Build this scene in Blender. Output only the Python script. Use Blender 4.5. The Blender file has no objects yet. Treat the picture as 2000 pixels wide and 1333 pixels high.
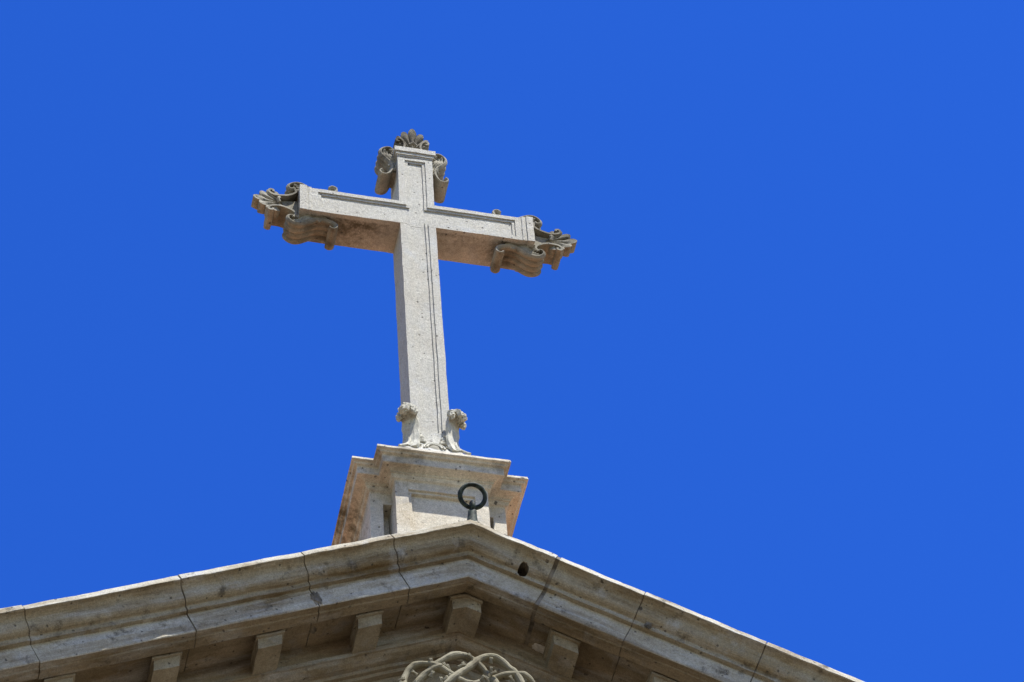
import bpy, bmesh, math, random
from mathutils import Vector, Matrix, noise
random.seed(7)
R = math.radians
scene = bpy.context.scene
col = scene.collection

# ------------------------------------------------------------------ camera
cam_d = bpy.data.cameras.new("camera")
cam = bpy.data.objects.new("camera", cam_d); col.objects.link(cam)
C = Vector((-3.414843, -13.998847, -16.372550))
cr = Vector((0.976111, -0.208089, -0.062501))
cu = Vector((-0.126114, -0.776871, 0.616901))
cf = Vector((0.176925, 0.594281, 0.784555))
m = Matrix((cr, cu, -cf)).transposed().to_4x4(); m.translation = C
cam.matrix_world = m
cam_d.sensor_width = 36.0
cam_d.lens = 103.13
cam_d.clip_start = 0.5; cam_d.clip_end = 6000
scene.camera = cam

# ------------------------------------------------------------------ sky, sun, exposure
SUN = Vector((0.085, -0.170, 0.385)).normalized()
elev = math.asin(SUN.z); rot = math.atan2(SUN.x, SUN.y)
world = bpy.data.worlds.new("World"); scene.world = world
world.use_nodes = True
wt = world.node_tree; wt.nodes.clear()
sky = wt.nodes.new("ShaderNodeTexSky"); sky.sky_type = 'NISHITA'
sky.sun_disc = False; sky.sun_elevation = elev; sky.sun_rotation = rot
sky.altitude = 800; sky.air_density = 1.0; sky.dust_density = 0.0; sky.ozone_density = 4.0
# deep polarised blue overhead, paler and less blue towards the horizon
tc = wt.nodes.new("ShaderNodeTexCoord"); sx = wt.nodes.new("ShaderNodeSeparateXYZ"); wt.links.new(tc.outputs['Generated'], sx.inputs[0])
mr = wt.nodes.new("ShaderNodeMapRange"); mr.interpolation_type = 'SMOOTHSTEP'
mr.inputs[1].default_value = 0.22; mr.inputs[2].default_value = 0.67
wt.links.new(sx.outputs[2], mr.inputs[0])
tint = wt.nodes.new("ShaderNodeMix"); tint.data_type = 'RGBA'
tint.inputs[6].default_value = (1.22, 1.10, 0.88, 1); tint.inputs[7].default_value = (0.146, 0.462, 1.245, 1)
wt.links.new(mr.outputs[0], tint.inputs[0])
hs = wt.nodes.new("ShaderNodeMix"); hs.data_type = 'RGBA'; hs.blend_type = 'MULTIPLY'
hs.inputs[0].default_value = 1.0
wt.links.new(tint.outputs[2], hs.inputs[7])
bg = wt.nodes.new("ShaderNodeBackground"); bg.inputs[1].default_value = 0.12
wo = wt.nodes.new("ShaderNodeOutputWorld")
wt.links.new(sky.outputs[0], hs.inputs[6]); wt.links.new(hs.outputs[2], bg.inputs[0]); wt.links.new(bg.outputs[0], wo.inputs[0])
sun_d = bpy.data.lights.new("sun", 'SUN'); sun_d.energy = 5.0; sun_d.angle = R(0.53); sun_d.color = (1.0, 0.965, 0.90)
sun = bpy.data.objects.new("sun", sun_d); col.objects.link(sun)
sun.rotation_euler = (-SUN).to_track_quat('-Z', 'Y').to_euler()
scene.view_settings.view_transform = 'Standard'
scene.view_settings.look = 'None'
scene.view_settings.gamma = 1.0
scene.view_settings.use_curve_mapping = False
scene.view_settings.exposure = 0.80

# ------------------------------------------------------------------ materials
T_RAKE = 0.4468
def stone(name, base, alt, stain, stain_amt=0.5, grain=0.22, pores=1.0, bump=0.5, stretch=(1, 1, 1), patch=None, rake=0.0, moss=()):
    mt = bpy.data.materials.new(name); mt.use_nodes = True
    t = mt.node_tree; n = t.nodes; L = t.links; n.clear()
    out = n.new("ShaderNodeOutputMaterial"); b = n.new("ShaderNodeBsdfPrincipled")
    b.inputs['Roughness'].default_value = 0.92
    b.inputs['Specular IOR Level'].default_value = 0.15
    L.new(b.outputs[0], out.inputs[0])
    geo = n.new("ShaderNodeNewGeometry"); P = geo.outputs['Position']
    def nz(scale, detail=4, rough=0.6, vec=P):
        x = n.new("ShaderNodeTexNoise"); x.inputs['Scale'].default_value = scale
        x.inputs['Detail'].default_value = detail; x.inputs['Roughness'].default_value = rough
        L.new(vec, x.inputs['Vector']); return x.outputs[0]
    def ramp(v, a, c, lo=0.0, hi=1.0):
        x = n.new("ShaderNodeMapRange"); x.inputs[1].default_value = a; x.inputs[2].default_value = c
        x.inputs[3].default_value = lo; x.inputs[4].default_value = hi
        L.new(v, x.inputs[0]); return x.outputs[0]
    def mix(f, a, c, mode='MIX'):
        x = n.new("ShaderNodeMix"); x.data_type = 'RGBA'; x.blend_type = mode
        if isinstance(f, float): x.inputs[0].default_value = f
        else: L.new(f, x.inputs[0])
        for k, v in ((6, a), (7, c)):
            if isinstance(v, tuple): x.inputs[k].default_value = (*v, 1)
            else: L.new(v, x.inputs[k])
        return x.outputs[2]
    def mul(a, c):
        x = n.new("ShaderNodeMath"); x.operation = 'MULTIPLY'
        for k, v in ((0, a), (1, c)):
            if isinstance(v, float): x.inputs[k].default_value = v
            else: L.new(v, x.inputs[k])
        return x.outputs[0]
    mp = n.new("ShaderNodeMapping"); mp.inputs['Scale'].default_value = stretch
    L.new(P, mp.inputs['Vector']); S = mp.outputs[0]
    if rake:       # beds and stains follow the sloping courses
        sp_ = n.new("ShaderNodeSeparateXYZ"); L.new(P, sp_.inputs[0])
        ab = n.new("ShaderNodeMath"); ab.operation = 'ABSOLUTE'; L.new(sp_.outputs[0], ab.inputs[0])
        ma = n.new("ShaderNodeMath"); ma.operation = 'MULTIPLY_ADD'; ma.inputs[1].default_value = rake
        L.new(ab.outputs[0], ma.inputs[0]); L.new(sp_.outputs[2], ma.inputs[2])
        cx = n.new("ShaderNodeCombineXYZ"); L.new(sp_.outputs[0], cx.inputs[0]); L.new(sp_.outputs[1], cx.inputs[1]); L.new(ma.outputs[0], cx.inputs[2])
        L.new(cx.outputs[0], mp.inputs['Vector'])
    c = mix(ramp(nz(2.6, 6), 0.38, 0.66), base, alt)
    if rake:
        c = mix(mul(ramp(nz(4.2, 5, 0.62, S), 0.52, 0.68), 0.6), c, (0.43, 0.45, 0.45))
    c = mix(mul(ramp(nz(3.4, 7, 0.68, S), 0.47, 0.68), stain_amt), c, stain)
    if patch:
        c = mix(mul(ramp(nz(5.5, 5, 0.6), 0.56, 0.70), 0.55), c, patch)
    if rake:       # black crust in ragged spots
        c = mix(mul(ramp(nz(7.5, 8, 0.72), 0.57, 0.69), 0.8), c, (0.075, 0.066, 0.05))
    for (cx_, cy_, cz_, rad, amt, ym) in moss:      # dark moss grown from damp spots
        dn = n.new("ShaderNodeVectorMath"); dn.operation = 'DISTANCE'; L.new(P, dn.inputs[0]); dn.inputs[1].default_value = (cx_, cy_, cz_)
        sy_ = n.new("ShaderNodeSeparateXYZ"); L.new(P, sy_.inputs[0])
        near_ = mul(ramp(dn.outputs['Value'], rad, rad * .25), ramp(sy_.outputs[1], ym, ym + .015))
        c = mix(mul(mul(near_, ramp(nz(11, 6, 0.7), 0.36, 0.60)), amt), c, (0.075, 0.062, 0.034))
    # coarse sandy grain
    g = nz(125, 3, 0.75)
    gv = ramp(g, 0.30, 0.70, 1 - grain, 1 + grain)
    g2 = ramp(nz(38, 3, 0.7), 0.3, 0.7, 1 - grain * 0.5, 1 + grain * 0.5)
    gg = mul(gv, g2)
    cb = n.new("ShaderNodeCombineXYZ")
    for k in range(3): L.new(gg, cb.inputs[k])
    c = mix(1.0, c, cb.outputs[0], 'MULTIPLY')
    # dark pores
    def pore(scale, r0, thr):
        v = n.new("ShaderNodeTexVoronoi"); v.inputs['Scale'].default_value = scale
        ds = n.new("ShaderNodeVectorMath"); ds.operation = 'ADD'
        nn = n.new("ShaderNodeTexNoise"); nn.inputs['Scale'].default_value = scale * 1.6; L.new(P, nn.inputs['Vector'])
        sc = n.new("ShaderNodeVectorMath"); sc.operation = 'SCALE'; sc.inputs['Scale'].default_value = 0.5 / scale
        L.new(nn.outputs['Color'], sc.inputs[0]); L.new(P, ds.inputs[0]); L.new(sc.outputs[0], ds.inputs[1])
        L.new(ds.outputs[0], v.inputs['Vector'])
        near = ramp(v.outputs['Distance'], r0, r0 * 1.5, 1.0, 0.0)
        sp = n.new("ShaderNodeSeparateColor"); L.new(v.outputs['Color'], sp.inputs[0])
        keep = ramp(sp.outputs[0], thr, thr + 0.01)
        return mul(near, keep)
    p1 = pore(30, 0.20, 1 - 0.10 * pores); p2 = pore(11, 0.13, 1 - 0.10 * pores)
    c = mix(mul(p1, 0.72), c, (0.05, 0.045, 0.04)); c = mix(mul(p2, 0.8), c, (0.035, 0.032, 0.03))
    L.new(c, b.inputs['Base Color'])
    bp = n.new("ShaderNodeBump"); bp.inputs['Strength'].default_value = bump; bp.inputs['Distance'].default_value = 0.006
    h = n.new("ShaderNodeMath"); h.operation = 'SUBTRACT'
    L.new(gg, h.inputs[0]); L.new(p1, h.inputs[1]); L.new(h.outputs[0], bp.inputs['Height'])
    L.new(bp.outputs[0], b.inputs['Normal'])
    return mt

def plain(name, colr, rough=0.7, metal=0.0, var=0.3, scale=20, bump=0.2, alt=None):
    mt = bpy.data.materials.new(name); mt.use_nodes = True
    t = mt.node_tree; n = t.nodes; b = n['Principled BSDF']
    b.inputs['Roughness'].default_value = rough; b.inputs['Metallic'].default_value = metal
    b.inputs['Specular IOR Level'].default_value = 0.2
    geo = n.new("ShaderNodeNewGeometry")
    x = n.new("ShaderNodeTexNoise"); x.inputs['Scale'].default_value = scale; x.inputs['Detail'].default_value = 6
    t.links.new(geo.outputs['Position'], x.inputs['Vector'])
    mr = n.new("ShaderNodeMapRange"); mr.inputs[1].default_value = 0.35; mr.inputs[2].default_value = 0.65
    t.links.new(x.outputs[0], mr.inputs[0])
    mx = n.new("ShaderNodeMix"); mx.data_type = 'RGBA'
    mx.inputs[6].default_value = (*[v * (1 - var) for v in colr], 1)
    mx.inputs[7].default_value = (*(alt or [v * (1 + var) for v in colr]), 1)
    t.links.new(mr.outputs[0], mx.inputs[0]); t.links.new(mx.outputs[2], b.inputs['Base Color'])
    bp = n.new("ShaderNodeBump"); bp.inputs['Strength'].default_value = bump; bp.inputs['Distance'].default_value = 0.004
    t.links.new(x.outputs[0], bp.inputs['Height']); t.links.new(bp.outputs[0], b.inputs['Normal'])
    return mt

M_cross = stone("pale_granite", (0.495, 0.485, 0.43), (0.445, 0.43, 0.375), (0.41, 0.36, 0.275), 0.4, 0.33, 0.8, 0.9, (1, 1, 0.6), (0.45, 0.46, 0.455))
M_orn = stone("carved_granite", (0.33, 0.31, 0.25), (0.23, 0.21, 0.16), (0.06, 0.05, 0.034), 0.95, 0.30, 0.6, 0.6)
M_bar = stone("mossy_granite", (0.495, 0.485, 0.43), (0.445, 0.43, 0.375), (0.41, 0.36, 0.275), 0.4, 0.33, 0.8, 0.9, (1, 1, 0.6), (0.45, 0.46, 0.455), 0.0,
              ((-.85, -.10, 3.30, .55, .95, -.128), (-.45, -.16, 3.31, .36, .85, -.128), (.85, -.06, 3.30, .40, .9, -.128), (.30, -.15, 3.31, .30, .7, -.128), (-.98, 0, 3.5, .3, .9, -.128)))
M_leaf = stone("pale_carved_granite", (0.50, 0.485, 0.41), (0.44, 0.42, 0.34), (0.25, 0.21, 0.13), 0.45, 0.26, 0.6, 0.6)
M_ped = stone("pedestal_granite", (0.57, 0.53, 0.44), (0.50, 0.45, 0.35), (0.33, 0.25, 0.15), 0.5, 0.30, 1.0, 0.6, (1, 1, 1), (0.38, 0.38, 0.37), 0.0,
              ((-.68, .2, -.05, .55, .85, -.365), (.62, .25, -.12, .35, .5, -.33), (-.35, -.5, -.08, .45, .5, -.60), (.45, -.45, -.12, .35, .35, -.60)))
M_corn = stone("weathered_granite", (0.47, 0.45, 0.375), (0.39, 0.35, 0.26), (0.16, 0.112, 0.052), 0.9, 0.28, 0.9, 0.6, (0.30, 1.6, 2.4), (0.45, 0.46, 0.45), T_RAKE)
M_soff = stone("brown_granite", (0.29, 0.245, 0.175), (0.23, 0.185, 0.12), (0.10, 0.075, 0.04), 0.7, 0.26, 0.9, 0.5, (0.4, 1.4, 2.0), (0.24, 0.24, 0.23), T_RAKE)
M_cyma = stone("rusty_granite", (0.365, 0.335, 0.255), (0.295, 0.255, 0.175), (0.145, 0.10, 0.045), 0.95, 0.28, 0.9, 0.6, (0.30, 1.6, 2.4), (0.41, 0.42, 0.41), T_RAKE)
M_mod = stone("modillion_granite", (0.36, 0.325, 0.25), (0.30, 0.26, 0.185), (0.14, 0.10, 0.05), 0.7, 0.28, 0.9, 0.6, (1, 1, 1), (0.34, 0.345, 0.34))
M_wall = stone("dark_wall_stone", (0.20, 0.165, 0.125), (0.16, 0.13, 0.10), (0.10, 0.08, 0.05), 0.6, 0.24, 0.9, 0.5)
M_wreath = stone("wreath_stone", (0.27, 0.25, 0.18), (0.21, 0.19, 0.13), (0.10, 0.082, 0.05), 0.7, 0.20, 0.5, 0.4)
M_mortar = plain("dark_mortar", (0.17, 0.152, 0.122), 0.95, 0, 0.5, 14, 0.4)
M_iron = plain("patinated_iron", (0.013, 0.016, 0.013), 0.70, 0.0, 0.5, 38, 0.6, (0.040, 0.055, 0.042))
M_ground = plain("plaza_sandstone", (0.105, 0.078, 0.048), 0.9, 0, 0.15, 0.6, 0.2)
M_roof = plain("roof_tile", (0.44, 0.20, 0.085), 0.85, 0, 0.3, 3, 0.4)
M_patch = plain("pale_lime_patch", (0.55, 0.53, 0.50), 0.9, 0, 0.15, 30, 0.4)

# ------------------------------------------------------------------ helpers
def root(name, label, cat, loc, group=None):
    o = bpy.data.objects.new(name, None); col.objects.link(o)
    o.empty_display_size = 0.2
    o.location = loc; o['label'] = label; o['category'] = cat
    if group: o['group'] = group
    return o

ORG = {}
def obj(name, bm, mat, parent=None, smooth=False, label=None):
    """link bm (vertices in scene coordinates) as one mesh; re-centred on its thing's base"""
    bmesh.ops.recalc_face_normals(bm, faces=bm.faces)
    me = bpy.data.meshes.new(name)
    if parent is not None:
        o_ = Vector(parent.location); pp = parent.parent
        while pp is not None: o_ = o_ + Vector(pp.location); pp = pp.parent
        bmesh.ops.translate(bm, verts=bm.verts, vec=-o_)
    bm.to_mesh(me); bm.free()
    if smooth:
        for p in me.polygons: p.use_smooth = True
    me.materials.append(mat)
    o = bpy.data.objects.new(name, me); col.objects.link(o)
    if parent is not None: o.parent = parent
    if label: o['label'] = label
    return o

def weather(bm, cut=0.05, amp=0.0025, freq=9.0, lo=0.0012):
    """cut long edges and wobble every vertex by a field of its place, so arrises are never ruler-straight"""
    for _ in range(7):
        es = [e for e in bm.edges if e.calc_length() > cut]
        if not es: break
        bmesh.ops.subdivide_edges(bm, edges=es, cuts=1, use_grid_fill=True)
        if len(bm.verts) > 60000: break
    for v in bm.verts:
        p = v.co
        v.co = p + noise.noise_vector(p * freq) * amp + noise.noise_vector(p * freq * 4.3) * lo

def box(bm, x0, x1, y0, y1, z0, z1):
    vs = [bm.verts.new((x, y, z)) for x in (x0, x1) for y in (y0, y1) for z in (z0, z1)]
    for f in ((0, 1, 3, 2), (4, 6, 7, 5), (0, 4, 5, 1), (2, 3, 7, 6), (0, 2, 6, 4), (1, 5, 7, 3)):
        bm.faces.new([vs[i] for i in f])
    return vs

def loft(bm, rings, closed=True, caps=True):
    vr = [[bm.verts.new(p) for p in r] for r in rings]
    k = len(vr[0])
    for a, b in zip(vr, vr[1:]):
        for i in range(k if closed else k - 1):
            j = (i + 1) % k
            bm.faces.new((a[i], a[j], b[j], b[i]))
    if caps and closed:
        bm.faces.new(vr[0]); bm.faces.new(vr[-1])
    return vr

def catmull(P, n=8):
    P = [Vector(p) for p in P]; out = []
    for i in range(len(P) - 1):
        p0 = P[max(i - 1, 0)]; p1 = P[i]; p2 = P[i + 1]; p3 = P[min(i + 2, len(P) - 1)]
        for k in range(n):
            t = k / n
            out.append(0.5 * ((2 * p1) + (p2 - p0) * t + (2 * p0 - 5 * p1 + 4 * p2 - p3) * t * t + (3 * p1 - p0 - 3 * p2 + p3) * t ** 3))
    out.append(P[-1]); return out

def tube(bm, pts, rad, seg=10, flat=None):
    """round tube through pts; rad number or list; flat=(axis vector, factor) squashes it along an axis"""
    pts = [Vector(p) for p in pts]; n = len(pts)
    if not isinstance(rad, (list, tuple)): rad = [rad] * n
    T = [(pts[min(i + 1, n - 1)] - pts[max(i - 1, 0)]).normalized() for i in range(n)]
    a = Vector((0, 1, 0))
    if abs(T[0].dot(a)) > 0.95: a = Vector((1, 0, 0))
    rings = []
    nrm = (a - T[0] * a.dot(T[0])).normalized()
    for i in range(n):
        nrm = (nrm - T[i] * nrm.dot(T[i])).normalized(); bi = T[i].cross(nrm)
        ring = []
        for k in range(seg):
            th = 2 * math.pi * k / seg
            d = (nrm * math.cos(th) + bi * math.sin(th)) * rad[i]
            if flat: d = d + flat[0] * (d.dot(flat[0]) * (flat[1] - 1))
            ring.append(pts[i] + d)
        rings.append(ring)
    loft(bm, rings)

def blob(bm, c, rx, ry, rz, rotm=None, amp=0.15, sub=3):
    r = bmesh.ops.create_icosphere(bm, subdivisions=sub, radius=1.0)
    for v in r['verts']:
        p = v.co.copy(); p = p * (1 + amp * noise.noise(p * 2.2 + Vector(c) * 7))
        p = Vector((p.x * rx, p.y * ry, p.z * rz))
        if rotm: p = rotm @ p
        v.co = p + Vector(c)

# ================================================================== SETTING
bm = bmesh.new()
G = -18.0
vs = [bm.verts.new(p) for p in ((-3000, -3000, G), (3000, -3000, G), (3000, 3000, G), (-3000, 3000, G))]
bm.faces.new(vs)
g = obj('ground', bm, M_ground); g['kind'] = 'structure'

# ================================================================== CHURCH FACADE
T = 0.4468            # slope of the pediment
HW = 6.6              # half width of the pediment
church = root('church_facade', 'grey brown stone church gable with a low pediment, modillions and stained raking cornice', 'church', (0, 0, G))

# raking cornice: profile (y, z) at the apex, front top lip first
def cyma(y0, z0, y1, z1, n=10):
    pts = []
    for i in range(n + 1):
        t = i / n
        # flat at both ends, steep in the middle
        zt = t * t * (3 - 2 * t)
        yt = t + 0.10 * math.sin(2 * math.pi * t) * 1.0
        pts.append((y0 + (y1 - y0) * yt, z0 + (z1 - z0) * zt))
    return pts
prof = [(-1.060, -1.404), (-1.102, -1.411), (-1.1105, -1.418), (-1.1254, -1.472), (-1.124, -1.4755), (-1.116, -1.4775)]
prof += cyma(-1.108, -1.478, -0.998, -1.598)
prof += [(-0.992, -1.602), (-0.988, -1.640), (-0.956, -1.6425), (-0.955, -1.652), (-0.955, -1.812), (-0.950, -1.8195),
         (-0.905, -1.8195), (-0.90, -1.832), (-0.822, -1.834), (-0.812, -1.826), (-0.806, -1.772), (-0.60, -1.765), (-0.44, -1.765), (-0.30, -1.765), (-0.30, -1.43)]
ZL = -1.4335; K = T / (1 + T * T)
def rake_ring(s, L, off=(0, 0), inset=0.0):
    ring = []
    for (y, z) in prof:
        ax = max(L - (ZL - z) * K, 0.0) if L > 0 else 0.0
        ring.append(Vector((s * ax, y + off[0], z - T * ax + off[1])))
    return ring
def stone_block(bm, s, La, Lb, off):
    n = max(2, int((Lb - La) / 0.045))
    rings = [rake_ring(s, La + (Lb - La) * i / n, off) for i in range(n + 1)]
    loft(bm, rings)
joints_l = [0.557, 1.167, 1.971, 2.944, 3.9, 4.8, 5.7, HW]
joints_r = [0.598, 1.177, 1.98, 2.9, 3.8, 4.7, 5.6, HW]
bm = bmesh.new()
rnd = random.Random(3)
gaps = {('r', 0): 0.026}
# apex stone carries both slopes
n = 13
ringsL = [rake_ring(-1, 0.557 * (1 - i / n) - 0.005 * (1 - i / n)) for i in range(n)]
ringsR = [rake_ring(1, (0.598 - 0.013) * i / n) for i in range(n + 1)]
loft(bm, ringsL + ringsR)
for s, J, key in ((-1, joints_l, 'l'), (1, joints_r, 'r')):
    for i in range(len(J) - 1):
        g0 = gaps.get((key, i), 0.008) / 2
        off = (rnd.uniform(-.003, .003), rnd.uniform(-.004, .004))
        stone_block(bm, s, J[i] + g0, J[i + 1] - 0.004, off)
for v in bm.verts:
    p = v.co.copy()
    v.co = p + noise.noise_vector(p * 5) * 0.004 + noise.noise_vector(p * 21) * 0.0018
    if p.y < -1.07 and p.z + T * abs(p.x) > -1.50:          # chipped lip
        c1 = noise.noise(p * 6.0 + Vector((9, 0, 0))); c2 = noise.noise(p * 17.0)
        v.co.z += 0.007 * c1 + 0.005 * c2 - 0.016 * max(0, noise.noise(p * 3.1 + Vector((0, 5, 0))) - 0.30)
        v.co.y += 0.006 * c2 + 0.02 * max(0, c1 - 0.45)
rk = obj('raking_cornice', bm, M_corn, church, False)
rk.data.materials.append(M_soff)          # soffit faces get a darker, browner stone colour
rk.data.materials.append(M_cyma)
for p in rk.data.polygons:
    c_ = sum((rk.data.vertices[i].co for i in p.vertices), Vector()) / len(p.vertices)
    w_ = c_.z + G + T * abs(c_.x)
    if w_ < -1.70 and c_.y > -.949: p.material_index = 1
    elif -1.646 < w_ < -1.476: p.material_index = 2

def cut_hole(target, parent_loc, c, r):
    """drill a real hole with a boolean and apply it"""
    b2 = bmesh.new()
    blob(b2, (0, 0, 0), *r, amp=0.25, sub=3)
    me = bpy.data.meshes.new('drill'); b2.to_mesh(me); b2.free()
    d = bpy.data.objects.new('drill', me); col.objects.link(d); d.location = c
    target.update_tag()
    md = target.modifiers.new('hole', 'BOOLEAN'); md.operation = 'DIFFERENCE'; md.object = d; md.solver = 'EXACT'
    bpy.context.view_layer.update()
    dg = bpy.context.evaluated_depsgraph_get()
    nm = bpy.data.meshes.new_from_object(target.evaluated_get(dg))
    target.modifiers.clear(); target.data = nm
    bpy.data.objects.remove(d); bpy.data.meshes.remove(me)


# mortar behind the joints
mprof = []
for i, (y, z) in enumerate(prof):
    (ya, za), (yb_, zb) = prof[i - 1], prof[(i + 1) % len(prof)]
    t_ = Vector((yb_ - ya, zb - za)).normalized()
    mprof.append((y - t_.y * 0.0085, z + t_.x * 0.0085))
bm = bmesh.new()
loft(bm, [[Vector((HW * i / 150, y, z - T * HW * abs(i) / 150)) for y, z in mprof] for i in range(-150, 151)])
for v in bm.verts:
    p = v.co.copy()
    v.co = p + noise.noise_vector(p * 5) * 0.004 + noise.noise_vector(p * 21) * 0.0018
mj = obj('mortar_joint', bm, M_mortar, church)
for t_ in (rk, mj): cut_hole(t_, None, (0.368, -1.0, -1.752 - 0 * G), (0.036, 0.13, 0.046))

# modillions
def modillion(x0, x1):
    bm = bmesh.new()
    def pri(xa, xb, yf, yb_, zt, zb):
        xs = [xa, xb] if xa * xb > 0 else [xa, 0.5 * (xa + xb), xb]
        top = [(x, zt - T * abs(x)) for x in xs]; bot = [(x, zb - T * abs(x)) for x in reversed(xs)]
        if len(xs) == 3:
            top[1] = (xs[1], zt); bot[1] = (xs[1], zb)
        pts = top + bot
        loft(bm, [[Vector((x, yf, z)) for x, z in pts], [Vector((x, yb_, z)) for x, z in pts]])
    pri(x0 - .014, x1 + .014, -0.806, -0.50, -1.828, -1.846)
    pri(x0, x1, -0.788, -0.50, -1.755, -1.938)
    pri(x0 - .010, x1 + .010, -0.797, -0.50, -1.755, -1.7902)
    weather(bm, 0.05, 0.004, 7, 0.002)
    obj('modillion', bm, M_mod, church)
for k in range(-9, 10):
    c = 0.012 + k * 0.668
    w = 0.098 if k == 0 else 0.081
    modillion(c - w, c + w)

# bed moulding below the modillions, then the tympanum
bed = [(-0.53, -1.755), (-0.53, -1.92), (-0.552, -1.925), (-0.555, -1.962), (-0.54, -1.966), (-0.525, -1.985), (-0.49, -2.01),
       (-0.455, -2.02), (-0.45, -2.045), (-0.425, -2.05), (-0.42, -2.075), (-0.395, -2.08), (-0.30, -2.08), (-0.30, -1.755)]
bm = bmesh.new()
for s in (-1, 1):
    n = 110
    loft(bm, [[Vector((s * HW * i / n, y, z - T * HW * i / n)) for y, z in bed] for i in range(n + 1)], caps=True)
for v in bm.verts:
    p = v.co.copy(); v.co = p + noise.noise_vector(p * 5) * 0.003 + noise.noise_vector(p * 19) * 0.0015
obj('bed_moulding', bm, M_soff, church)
ZB = ZL - T * HW - 0.3       # level of the horizontal cornice
bm = bmesh.new()
loft(bm, [[Vector((x, y, z)) for x, z in ((-HW + .2, ZB), (HW - .2, ZB), (HW - .2, -1.95 - T * (HW - .2)), (0, -1.95), (-HW + .2, -1.95 - T * (HW - .2)))] for y in (-0.385, 0.2)])
weather(bm, 0.4, 0.004, 3, 0.001)
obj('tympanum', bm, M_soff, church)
bm = bmesh.new()      # entablature under the gable, with its own cornice, then wall to the ground
for (yf, zt, zb) in ((-1.12, ZB, ZB - .07), (-1.0, ZB - .07, ZB - .2), (-.95, ZB - .2, ZB - .38), (-.5, ZB - .38, ZB - .55), (-.42, ZB - .55, ZB - 1.2), (-.46, ZB - 1.2, ZB - 1.5)):
    box(bm, -HW - (-.42 - yf) * 1, HW + (-.42 - yf) * 1, yf, 0.3, zb, zt)
obj('entablature', bm, M_wall, church)
bm = bmesh.new()
box(bm, -HW, HW, -0.30, 0.5, G, ZB - 1.5)
for x in (-5.8, -3.0, 3.0, 5.8): box(bm, x - .45, x + .45, -0.44, -0.30, G, ZB - 1.502)
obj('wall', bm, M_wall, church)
bm = bmesh.new()
box(bm, -1.3, 1.3, -0.36, -0.302, G, G + 4.6)
obj('door', bm, plain('dark_oak', (0.10, 0.06, 0.035), 0.6), church)
bm = bmesh.new()      # roof slabs run back from the gable just under the lip
for s in (-1, 1):
    L = HW
    loft(bm, [[Vector((0, y, -1.46)), Vector((s * L, y, -1.46 - T * L)), Vector((s * L, y, -1.60 - T * L)), Vector((0, y, -1.60))] for y in (-.299, 16)])
obj('roof', bm, M_roof, church)
for x0, x1 in ((-6.2, -5.8), (5.8, 6.2)):      # side walls of the nave
    bm = bmesh.new(); box(bm, x0, x1, 0.52, 15.5, G, -4.35)
    obj('nave_wall', bm, M_ped, church)

# old repairs, a grey patch, and a dark blob for a soffit hole
bm = bmesh.new(); blob(bm, (0.573, -0.556, -2.024), 0.060, 0.035, 0.014, Matrix.Rotation(R(22), 3, 'Y'), 0.5); obj('lime_patch', bm, M_patch, church)
bm = bmesh.new(); blob(bm, (1.205, -1.000, -2.150), 0.024, 0.012, 0.030, None, 0.5); obj('dark_spot', bm, M_mortar, church)  # grey patch on the band below the cyma
bm = bmesh.new(); blob(bm, (-1.045, -0.958, -2.205), 0.030, 0.008, 0.060, Matrix.Rotation(R(-20), 3, 'Y'), 0.8); obj('mortar_smear', bm, M_mortar, church)
bm = bmesh.new(); blob(bm, (-1.022, -0.69, -2.226), 0.022, 0.03, 0.012, None, 0.5); obj('dark_spot', bm, M_mortar, church)  # solid blob, its dark colour stands for the shade inside a hole

# ================================================================== PEDESTAL
ped = root('cross_pedestal', 'square stone pedestal with stepped moulded cornice and sunk panel behind the gable peak', 'pedestal', (0, 0.1, -1.9))
PLAN = [(-.506, -.216), (-.345, -.216), (-.345, -.358), (.345, -.358), (.345, -.216), (.506, -.216), (.506, .52), (.345, .52), (.345, .66), (-.345, .66), (-.345, .52), (-.506, .52)]
def offset_plan(d, plan=PLAN):
    n = len(plan); out = []
    for i in range(n):
        p0, p1, p2 = plan[i - 1], plan[i], plan[(i + 1) % n]
        e1 = Vector((p1[0] - p0[0], p1[1] - p0[1])).normalized(); e2 = Vector((p2[0] - p1[0], p2[1] - p1[1])).normalized()
        out.append((p1[0] + d * (e1.y + e2.y), p1[1] + d * (-e1.x - e2.x)))
    return out
# die
bm = bmesh.new()
# front of the break is built separately with its sunk panel: the core stops 60 mm short
CORE = [(x, max(y, -.300)) for x, y in PLAN]
box(bm, -.345, .345, -.300, .66, -2.4, -.19)
box(bm, -.506, -.348, -.10, .52, -2.4, -.19); box(bm, .348, .506, -.10, .52, -2.4, -.19)
# wing faces with a narrow sunk slot next to the break
for s in (-1, 1):
    def bx(a, b, y0, y1, z0, z1): box(bm, min(s * a, s * b), max(s * a, s * b), y0, y1, z0, z1)
    bx(.410, .506, -.216, -.1002, -2.4, -.19)
    bx(.3455, .4098, -.216, -.1002, -.325, -.19)
# frame round the front panel
px0, px1, pz = -.247, .247, -.285
box(bm, -.345, px0, -.358, -.3002, -2.4, -.19); box(bm, px1, .345, -.358, -.3002, -2.4, -.19)
box(bm, px0 + .0002, px1 - .0002, -.358, -.3002, pz, -.19)
box(bm, px0 + .0002, px0 + .024, -.341, -.3002, -2.4, pz - .0002); box(bm, px1 - .024, px1 - .0002, -.341, -.3002, -2.4, pz - .0002)
box(bm, px0 + .0242, px1 - .0242, -.341, -.3002, pz - .024, pz - .0002)
box(bm, px0 + .0242, px1 - .0242, -.315, -.3002, -2.4, pz - .0242)
weather(bm, 0.06, 0.0022, 6, 0.0012)
obj('die', bm, M_ped, ped)
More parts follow.
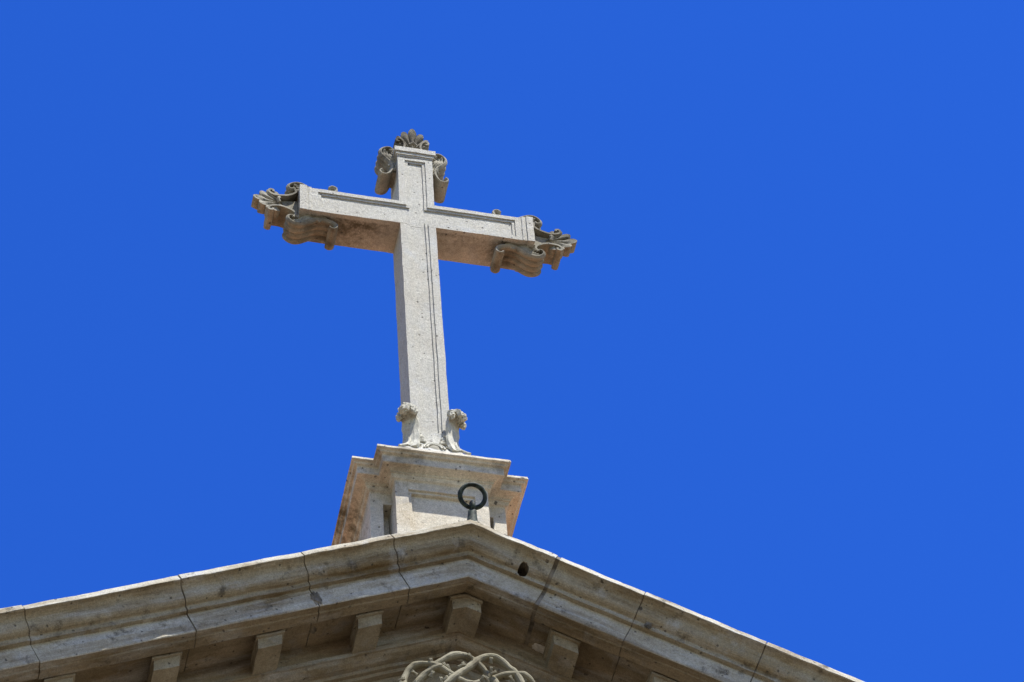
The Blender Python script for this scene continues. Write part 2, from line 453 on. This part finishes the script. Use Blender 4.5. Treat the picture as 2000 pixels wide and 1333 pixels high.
# cornice lofted round the plan
cprof = [(0.10, -.215), (0.0, -.214), (0.004, -.205), (0.018, -.196), (0.026, -.180), (0.030, -.166), (0.038, -.164), (0.040, -.150), (0.062, -.138), (0.080, -.134), (0.104, -.132), (0.107, -.128), (0.108, -.066), (0.112, -.060), (0.118, -.058)]
cprof = cprof[1:]
for y, z in cyma(0.118, -.056, 0.150, -.034, 7): cprof.append((y, z))
cprof += [(0.153, -.031), (0.156, -.028), (0.149, 0.000), (0.142, 0.004)]
rings = []
base = []
for d, z in cprof:
    pl = offset_plan(d); ring = []
    for i in range(len(pl)):
        a = Vector((*pl[i], z)); b = Vector((*pl[(i + 1) % len(pl)], z))
        a0 = Vector((*PLAN[i], 0)); b0 = Vector((*PLAN[(i + 1) % len(pl)], 0))
        k = max(2, int((b0 - a0).length / 0.04))
        for j in range(k): ring.append(a.lerp(b, j / k))
    rings.append(ring)
bm = bmesh.new(); loft(bm, rings)
for v in bm.verts:
    p = v.co.copy(); v.co = p + noise.noise_vector(p * 7) * 0.003 + noise.noise_vector(p * 24) * 0.0016
    if p.z > -.035: v.co.z += 0.004 * noise.noise(p * 15) - 0.012 * max(0, noise.noise(p * 7 + Vector((3, 1, 0))) - .35)
obj('cornice', bm, M_ped, ped)

# ================================================================== STONE CROSS
W, D = 0.15, 0.16
ZA, ZB2, ZC, AL = 3.307, 3.6225, 3.465, 0.99
ZT = 4.392           # top of the upper arm
FD = 0.022           # depth of the sunk panel
cross = root('stone_cross', 'tall pale stone latin cross with scrolled leafy arm ends standing on the pedestal', 'cross', (0, 0, 0))
tilt = Matrix.Translation((0, 0, ZC)) @ Matrix.Rotation(R(0.55), 4, 'Y') @ Matrix.Translation((0, 0, -ZC))

def strips(bm, rects, y):
    """rects in x,z raised to front plane y from the sunk panel (and mirrored to the back)"""
    for x0, x1, z0, z1 in rects:
        box(bm, x0, x1, y, -D + FD, z0, z1)
        box(bm, x0, x1, D - FD, -y, z0, z1)
A1, A2 = 0.061, 0.087
# lower shaft
bm = bmesh.new()
box(bm, -W, W, -D + FD, D - FD, 0.2, ZA - .003)
strips(bm, [(-W, -W + A1, 0.2, ZA - .003), (W - A1, W, 0.2, ZA - .003)], -D)
strips(bm, [(-W + A1, -W + A2, 0.2, ZA - .003), (W - A2, W - A1, 0.2, ZA - .003)], -D + .011)
weather(bm, 0.05, 0.003, 5, 0.0014)
obj('shaft', bm, M_cross, cross)
# crossbar
bm = bmesh.new()
box(bm, -AL, AL, -D + FD, D - FD, ZA, ZB2)
P1, P2 = 0.835, 0.809
strips(bm, [(-AL, -W + A1, ZB2 - A1 * .72, ZB2), (W - A1, AL, ZB2 - A1 * .72, ZB2), (-AL, -W + A1, ZA, ZA + A1 * .72), (W - A1, AL, ZA, ZA + A1 * .72),
            (-AL, -P1, ZA + A1 * .72, ZB2 - A1 * .72), (P1, AL, ZA + A1 * .72, ZB2 - A1 * .72)], -D)
h1, h2 = A1 * .72, A1 * .72 + .026
strips(bm, [(-P1, -W + A2, ZB2 - h2, ZB2 - h1), (W - A2, P1, ZB2 - h2, ZB2 - h1), (-P1, -W + A2, ZA + h1, ZA + h2), (W - A2, P1, ZA + h1, ZA + h2),
            (-P1, -P2, ZA + h2, ZB2 - h2), (P2, P1, ZA + h2, ZB2 - h2),
            (-W + A1, -W + A2, ZB2 - h1, ZB2), (W - A2, W - A1, ZB2 - h1, ZB2), (-W + A1, -W + A2, ZA, ZA + h1), (W - A2, W - A1, ZA, ZA + h1)], -D + .011)
weather(bm, 0.05, 0.003, 5, 0.0014)
bmesh.ops.transform(bm, matrix=tilt, verts=bm.verts)
bar = obj('crossbar', bm, M_bar, cross)
# upper shaft
bm = bmesh.new()
ZU = 4.30
box(bm, -W, W, -D + FD, D - FD, ZB2, ZU)
strips(bm, [(-W, -W + A1, ZB2, ZU), (W - A1, W, ZB2, ZU), (-W + A1, W - A1, 4.238, ZU)], -D)
strips(bm, [(-W + A1, -W + A2, ZB2, 4.238), (W - A2, W - A1, ZB2, 4.238), (-W + A2, W - A2, 4.212, 4.238)], -D + .011)
weather(bm, 0.05, 0.003, 5, 0.0014)
bmesh.ops.transform(bm, matrix=tilt, verts=bm.verts)
upper = obj('upper_shaft', bm, M_cross, cross)

# arm ends: local frame u = outward from the end face, v = sideways, y = depth
def frame(kind):
    if kind == 'top':   return lambda u, v, y: tilt @ Vector((v, y, ZT + u)), W
    if kind == 'right': return lambda u, v, y: tilt @ Vector((AL + u, y, ZC + v)), (ZB2 - ZA) / 2
    return lambda u, v, y: tilt @ Vector((-AL - u, y, ZC + v)), (ZB2 - ZA) / 2

def spiral(c, r0, r1, a0, turns, n=14):
    return [(c[0] + (r0 + (r1 - r0) * i / n) * math.cos(a0 + turns * 2 * math.pi * i / n),
             c[1] + (r0 + (r1 - r0) * i / n) * math.sin(a0 + turns * 2 * math.pi * i / n)) for i in range(n + 1)]

def ribbon(bm, path, th, y0, y1, f, flutes=0, depth=0.006, side=1):
    """a bent stone band: path in (u, v), thickness th, from y0 to y1, fluted on its outer side"""
    P = [Vector((p[0], p[1])) for p in path]; n = len(P); rings = []
    ny = 4 * flutes + 1 if flutes else 5
    for i in range(n):
        t = (P[min(i + 1, n - 1)] - P[max(i - 1, 0)]).normalized(); nr = Vector((-t.y, t.x)) * side
        h = th[i] if isinstance(th, list) else th
        ring = []
        for k in range(ny):
            q = k / (ny - 1); y = y0 + (y1 - y0) * q
            e = depth * (abs(math.sin(math.pi * q * flutes)) - 1) if flutes else 0
            rd = -0.3 * h if k in (0, ny - 1) else 0
            w = P[i] + nr * (h / 2 + e + rd * 0.5); ring.append(f(w.x, w.y, y))
        for k in range(ny):
            q = 1 - k / (ny - 1); y = y0 + (y1 - y0) * q
            w = P[i] - nr * (h / 2 - (0.15 * h if k in (0, ny - 1) else 0)); ring.append(f(w.x, w.y, y))
        rings.append(ring)
    loft(bm, rings)

def rough(bm, a=0.002, fq=18):
    for v in bm.verts:
        p = v.co.copy(); v.co = p + noise.noise_vector(p * fq) * a

A_PATH = [(-.275, .285), (-.258, .262), (-.272, .236), (-.300, .240)]
def console_path():
    small = [(-.262, .268), (-.285, .288), (-.312, .275), (-.312, .240), (-.285, .212)]
    body = [(-.245, .196), (-.19, .188), (-.135, .205), (-.085, .243), (-.035, .278), (.015, .288), (.060, .270), (.088, .232), (.086, .195), (.062, .176), (.038, .186), (.036, .206)]
    return [(p.x, p.y) for p in catmull(small + body, 5)]
def mirrored(path, s): return [(u, s * v) for u, v in path]

for kind in ('top', 'left', 'right'):
    f, hw = frame(kind); host = upper if kind == 'top' else bar
    # cap: two stepped bands round the end of the arm
    bm = bmesh.new()
    def ub(u0, u1, o):
        p = [f(u, v, y) for u in (u0, u1) for v in (-hw - o, hw + o) for y in (-D - o, D + o)]
        vs = [bm.verts.new(x) for x in p]
        for q in ((0, 1, 3, 2), (4, 6, 7, 5), (0, 4, 5, 1), (2, 3, 7, 6), (0, 2, 6, 4), (1, 5, 7, 3)): bm.faces.new([vs[i] for i in q])
    if kind == 'top':
        ub(-.110, -.092, .006); ub(-.0918, -.058, .015); ub(-.0578, 0, .027)
    else:
        ub(-.098, -.078, .007); ub(-.0778, -.058, .003); ub(-.0578, 0, .014)
    weather(bm, 0.04, 0.003, 8, 0.0014)
    obj('cap', bm, M_cross, host)
    k = hw - 0.15
    cp = [(u, v + k * 0.5) for u, v in console_path()]
    for s in (-1, 1):
        # side console: fluted band in an S with a small and a big volute, leaf carved on its cheek
        bm = bmesh.new()
        ribbon(bm, mirrored(cp, s), 0.032, -.112, .116, f, 4, 0.015, s)
        rough(bm)
        # solid behind the band
        web = [p for p in cp if p[0] > -.27 and p[0] < .03 and p[1] > .18][3:]
        web = [p for i, p in enumerate(web)]
        top = [(u, v) for u, v in cp[24:58]]
        poly = [(top[0][0], hw - .01)] + top + [(top[-1][0], hw - .01)]
        loft(bm, [[f(u, s * v, y) for u, v in poly] for y in (-.078, .082)])
        # carved leaf ribs on the front cheek
        for q in range(4):
            sh = 0.035 + 0.024 * q
            pts = []
            for i, (u, v) in enumerate(cp[26 + 2 * q:54 - 2 * q]):
                vv = max(v - sh, hw + .004); pts.append(f(u, s * vv, -.092 - .008 * math.sin(i * .5 + q)))
            tube(bm, pts, [0.012 + 0.007 * math.sin(math.pi * i / (len(pts) - 1)) for i in range(len(pts))], 8)
        for q in range(5):
            u = -.22 + .055 * q
            c = f(u, s * (hw + .022 + .03 * math.sin(math.pi * q / 4)), -.088)
            blob(bm, c, .030, .020, .024, None, 0.5, 2)
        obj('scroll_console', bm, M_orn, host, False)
        # end volute: C scroll from the big volute out to a curl beside the palmette
        bm = bmesh.new()
        pth = [(.052, .205), (.030, .180), (.022, .150), (.040, .120), (.085, .090), (.140, .072), (.195, .072), (.235, .090), (.250, .118), (.236, .140), (.213, .134), (.212, .114)]
        pth = [(p.x, p.y + k * 0.4) for p in catmull(pth, 5)]
        ribbon(bm, mirrored(pth, s), 0.026, -.105, .105, f, 0)
        rough(bm)
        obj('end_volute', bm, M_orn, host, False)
    # palmette between the volutes
    bm = bmesh.new()
    core = [(0.0, -.075), (0.10, -.055), (.20, -.045), (.20, .045), (.10, .055), (0.0, .075)]
    loft(bm, [[f(u, v, y) for u, v in core] for y in (-.062, .065)])
    NA, NR, NL, SP = 112, 10, 7, 58
    rings = []
    for i in range(NA + 1):
        q = -1 + 2 * i / NA; a = R(SP * q)
        ph_ = (q * NL / 2) % 1.0 if NL % 2 == 0 else (q * NL / 2 + .5) % 1.0
        lobe = math.sin(math.pi * ph_)
        ln = (.125 + .115 * math.cos(q * 1.45) ** 1.1 + .035 * math.exp(-(q / .17) ** 2)) * (0.80 + 0.20 * lobe ** .7) * (1.0 if kind == 'top' else .93) * (1 + .05 * noise.noise(Vector((q * 3, len(kind) * 2.7, 1))))
        fr, bk = [], []
        for j in range(NR + 1):
            t = j / NR; r_ = ln * t
            aa = a + .34 * t * t * t * q
            u_, v_ = .125 + r_ * math.cos(aa), r_ * math.sin(aa)
            rid = .030 * (lobe ** .6) * (.25 + .75 * math.sin(math.pi * min(1, .15 + .75 * t)))
            fr.append(f(u_, v_, -.052 - rid - .050 * t * t * math.cos(q * 1.3)))
            bk.append(f(u_, v_, .010 + .5 * rid - .02 * t * t + .055 * (1 - abs(q)) * (1 - t)))
        rings.append(fr + bk[::-1])
    loft(bm, rings)
    tube(bm, [f(.16, -.03, -.105), f(.175, 0, -.118), f(.16, .03, -.105)], .016, 8)
    rough(bm, 0.003, 22)
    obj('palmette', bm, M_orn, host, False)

# base: plinth, flared foot with carved scrolls, four corner leaves
bm = bmesh.new()
box(bm, -.235, .235, -.24, .24, 0.0, .28)
weather(bm, 0.06, 0.003, 6, 0.0012)
obj('plinth', bm, M_cross, cross)
bm = bmesh.new()
rings = []
for i in range(9):
    t = i / 8; z = .27 + .36 * t; o = .105 * (1 - t) ** 2.4 + 0.006
    nn = 10; ring = []
    a, b = W + o, D + o
    cs = [(-a, -b), (a, -b), (a, b), (-a, b)]
    for q in range(4):
        p, r2 = cs[q], cs[(q + 1) % 4]
        for j in range(nn): ring.append(Vector((p[0] + (r2[0] - p[0]) * j / nn, p[1] + (r2[1] - p[1]) * j / nn, z)))
    rings.append(ring)
loft(bm, rings); rough(bm, 0.007, 14)
foot = obj('flared_foot', bm, M_cross, cross, False)
def surf(x, z):    # front surface of the foot at height z
    t = max(0, min(1, (z - .27) / .36)); return -(D + .105 * (1 - t) ** 2.4 + .006)
bm = bmesh.new()
def on(pts, lift=0.008): return [Vector((p[0], surf(*p) - lift, p[1])) for p in pts]
def arc(cx, cz, rx, rz, a0, a1, n=14): return [(cx + rx * math.cos(R(a0 + (a1 - a0) * i / n)), cz + rz * math.sin(R(a0 + (a1 - a0) * i / n))) for i in range(n + 1)]
def carve(pts, r): 
    q = [(p.x, p.y) for p in catmull(pts, 5)]
    tube(bm, on(q), r, 8)
carve(arc(0.005, .385, .058, .064, 0, 180, 8), .010)
carve(arc(0.005, .385, .080, .084, -5, 185, 8), .007)
for s in (-1, 1):
    carve([(s * .125, .43), (s * .12, .49), (s * .09, .515), (s * .065, .50), (s * .07, .485)], .008)
    carve([(s * .055, .475), (s * .09, .485), (s * .125, .46), (s * .165, .42), (s * .205, .38)], .011)
    carve([(s * .175, .51), (s * .18, .46), (s * .20, .41), (s * .235, .37), (s * .27, .34)], .012)
    carve([(s * .095, .43), (s * .14, .405), (s * .19, .375)], .008)
    for (x, z, r_) in ((s * .085, .545, .020), (s * .10, .59, .014), (s * .13, .47, .017), (s * .06, .49, .012)):
        blob(bm, (x, surf(x, z) - .004, z), r_, .014, r_ * 1.3, None, .4, 2)
rough(bm, 0.002, 20)
obj('foot_scrollwork', bm, M_leaf, foot, False)
for (x, z, rx, rz) in ((0.005, .392, .046, .044), (.128, .388, .034, .022), (-.118, .392, .032, .026)):
    bm = bmesh.new()     # low brown blobs, dark colour standing in for the scrolls' shaded hollows
    blob(bm, (x, surf(x, z) + .006, z), rx, .010, rz, None, .15, 2)
    obj('scroll_eye', bm, M_orn, foot, False)

def corner_leaf(sx, sy):
    zs = 1.0 if sy < 0 else .84
    bm = bmesh.new()
    d = Vector((sx * .66, sy * .75, 0)).normalized(); t = Vector((-d.y, d.x, 0))
    c0 = Vector((sx * .135, sy * .145, 0))
    # centre line: (out, z), half width, thickness
    line = [(.075, .36, .062), (.056, .41, .070), (.042, .48, .070), (.038, .56, .068), (.042, .64, .070), (.048, .71, .068), (.060, .76, .064), (.082, .795, .058), (.112, .80, .052), (.136, .775, .046), (.140, .735, .036)]
    pts = catmull([(a, b * zs, c) for a, b, c in line], 4)
    rings = []
    for i, p in enumerate(pts):
        a = pts[max(i - 1, 0)]; b = pts[min(i + 1, len(pts) - 1)]
        tx, tz = b.x - a.x, b.y - a.y; l = math.hypot(tx, tz); nx, nz = tz / l, -tx / l
        prog = i / (len(pts) - 1)
        ring = []; m_ = 12
        for k in range(m_ + 1):
            q = -1 + 2 * k / m_
            scal = 1 + (0.07 * math.sin(prog * 34) if abs(q) > .8 else 0)
            ridge = .0015 * math.cos(q * math.pi * 4) + .006 * prog ** 3 * math.cos(q * math.pi * 3)
            if prog > .55: ridge += .016 * math.cos(q * math.pi * 2.0) * (prog - .55) * 2
            o = .016 + ridge - .010 * q * q
            ring.append(c0 + d * (p.x + nx * o) + t * (q * p.z * scal) + Vector((0, 0, p.y + nz * o)))
        for k in range(m_, -1, -1):
            q = -1 + 2 * k / m_; o = -.018
            ring.append(c0 + d * (p.x + nx * o) + t * (q * p.z * .96) + Vector((0, 0, p.y + nz * o)))
        rings.append(ring)
    loft(bm, rings)
    # lobes at the curled tip
    for q, o_, z_, rx_, rz_ in ((0, .100, .805, .046, .040), (-1, .078, .782, .036, .040), (1, .078, .782, .036, .040),
                                (-1.35, .092, .745, .026, .038), (1.35, .092, .745, .026, .038), (0, .138, .755, .032, .042)):
        blob(bm, c0 + d * o_ + t * (q * .050) + Vector((0, 0, z_ * zs)), rx_, rx_, rz_, None, .40, 3)
    rough(bm, 0.004, 16)
    obj('corner_leaf', bm, M_leaf, cross, False)
for sx in (-1, 1):
    for sy in (-1, 1): corner_leaf(sx, sy)

# ================================================================== IRON RING
ring = root('iron_ring', 'dark green black iron ring on an eye bolt at the peak of the gable', 'ring', (0.03, -1.05, -1.43))
bm = bmesh.new()
e = Vector((0, -math.sin(R(25)), math.cos(R(25)))); ex = Vector((1, 0, 0))
cc = Vector((0.032, -1.058, -1.232)) + e * .088
pts = []
n = 48; seg = 12
vr = []
for i in range(n):
    th = 2 * math.pi * i / n
    rd = e * math.cos(th) + ex * math.sin(th); nn_ = e.cross(ex)
    rr = 0.0165 + 0.0012 * math.sin(3 * th)
    vr.append([bm.verts.new(cc + rd * (.088 + rr * math.cos(2 * math.pi * k / seg)) + nn_ * (rr * math.sin(2 * math.pi * k / seg))) for k in range(seg)])
for i in range(n):
    for k in range(seg):
        bm.faces.new((vr[i][k], vr[(i + 1) % n][k], vr[(i + 1) % n][(k + 1) % seg], vr[i][(k + 1) % seg]))
rough(bm, 0.0012, 30)
obj('hoop', bm, M_iron, ring, True)
bm = bmesh.new()
b0 = Vector((0.030, -1.05, -1.46))
tube(bm, [b0 + Vector((-.006, 0, 0)), b0 + Vector((-.004, 0, .06)), b0 + Vector((-.001, -.002, .12)), b0 + Vector((.002, -.004, .165)), b0 + Vector((.003, -.006, .19))], [.050, .043, .035, .031, .031], 16)
eye = []
for i in range(17):
    a = -math.pi / 2 + 2 * math.pi * i / 16
    eye.append(cc - e * .088 + Vector((0.002, math.cos(a) * .030, math.sin(a) * .034 + .002)))
tube(bm, eye, .0165, 10)
blob(bm, cc - e * .088 + Vector((.003, -.004, .042)), .021, .022, .020, None, .1, 3)
rough(bm, 0.0015, 25)
obj('eye_bolt', bm, M_iron, ring, True)
bm = bmesh.new()
blob(bm, (.032, -1.065, -1.432), .060, .042, .026, None, .5, 3)
obj('mortar_bed', bm, M_corn, ring)

# ================================================================== THORN WREATH
wr = root('thorn_wreath', 'carved stone crown of twisted thorn branches under the gable peak', 'wreath', (0, -0.78, -3.4))
ST = dict(
 A=[(-.45, -2.80), (-.451, -2.74), (-.432, -2.659), (-.391, -2.577), (-.345, -2.536), (-.301, -2.521), (-.246, -2.52), (-.192, -2.547), (-.145, -2.578), (-.108, -2.614), (-.087, -2.638), (-.05, -2.70)],
 B=[(-.34, -2.70), (-.288, -2.607), (-.259, -2.557), (-.224, -2.506), (-.177, -2.452), (-.126, -2.414), (-.07, -2.397), (-.02, -2.405), (.027, -2.444), (.08, -2.498), (.121, -2.553), (.156, -2.609), (.176, -2.647), (.20, -2.72)],
 C=[(-.26, -2.78), (-.177, -2.689), (-.119, -2.612), (-.061, -2.55), (-.003, -2.499), (.044, -2.449), (.102, -2.402), (.158, -2.39), (.212, -2.408), (.265, -2.462), (.305, -2.517), (.334, -2.59), (.345, -2.66), (.345, -2.74)],
 E=[(-.16, -2.60), (-.098, -2.632), (-.039, -2.653), (.032, -2.658), (.1, -2.632), (.157, -2.597), (.203, -2.564), (.26, -2.536), (.3, -2.522), (.339, -2.516), (.376, -2.538), (.407, -2.579), (.425, -2.63), (.44, -2.72)],
 G=[(-.46, -2.90), (-.42, -2.81), (-.369, -2.725), (-.305, -2.625), (-.271, -2.581), (-.242, -2.547), (-.20, -2.53)])
ph = dict(A=0.0, B=2.0, C=3.6, E=5.2, G=1.0)
for kk, P in ST.items():
    bm = bmesh.new()
    q = catmull([(x, 0, z) for x, z in P], 6)
    wv = [.028 * math.sin(ph[kk] + i * 0.105) for i in range(len(q))]
    pts = [Vector((p.x, -.80 + w, p.z - .032 + 1.2 * w)) for p, w in zip(q, wv)]
    tube(bm, pts, [0.025 + .003 * math.sin(i * .37 + ph[kk]) for i in range(len(pts))], 12, (Vector((0, 1, 0)), 1.15))
    rough(bm, 0.003, 24)
    obj('branch', bm, M_wreath, wr, False)
for k in range(4):          # the rest of the braid, below
    bm = bmesh.new(); pts = []
    for i in range(90):
        th = R(-88) - R(184) * i / 89
        rr = .405 + .075 * math.cos(3 * th * 1.0 * 4 / 4 + k * math.pi / 2 + th * 2)
        pts.append(Vector((rr * math.sin(-th), -.80 + .05 * math.sin(5 * th + k * 1.57 + 1.5), -2.89 + rr * math.cos(th))))
    tube(bm, pts, .031, 10, (Vector((0, 1, 0)), 1.15)); rough(bm, 0.003, 24)
    obj('branch', bm, M_wreath, wr, False)
buds = [(-0.267, -2.497), (-0.175, -2.521), (-0.154, -2.537), (-0.064, -2.504), (-0.041, -2.493), (0.002, -2.406), (0.139, -2.427), (0.134, -2.517), (0.149, -2.541), (0.074, -2.602), (0.101, -2.609), (0.268, -2.577), (0.363, -2.562), (-0.471, -2.695), (-0.483, -2.738), (-0.381, -2.621), (-0.267, -2.615), (-0.209, -2.663), (-0.175, -2.643)]
rb = random.Random(5)
for (x, z) in buds:
    bm = bmesh.new()
    a = rb.uniform(20, 160); b = rb.uniform(-20, 20)
    for q in (-22, 18):
        dv = Vector((math.cos(R(a + q)), -.45, math.sin(R(a + q)))).normalized()
        p0 = Vector((x, -.83, z - .055)) - dv * .022
        tube(bm, [p0, p0 + dv * .02, p0 + dv * .038, p0 + dv * .048], [.008, .011, .010, .005], 7)
    obj('thorn', bm, M_wreath, wr, False)
# carved boss the wreath hangs round
bm = bmesh.new()
rings = []
for (y, r_) in ((-.384, .36), (-.50, .35), (-.62, .33), (-.68, .29), (-.71, .20), (-.72, .05)):
    rings.append([Vector((r_ * math.sin(2 * math.pi * i / 40), y, -2.93 + r_ * math.cos(2 * math.pi * i / 40))) for i in range(40)])
loft(bm, rings); rough(bm, .01, 6)
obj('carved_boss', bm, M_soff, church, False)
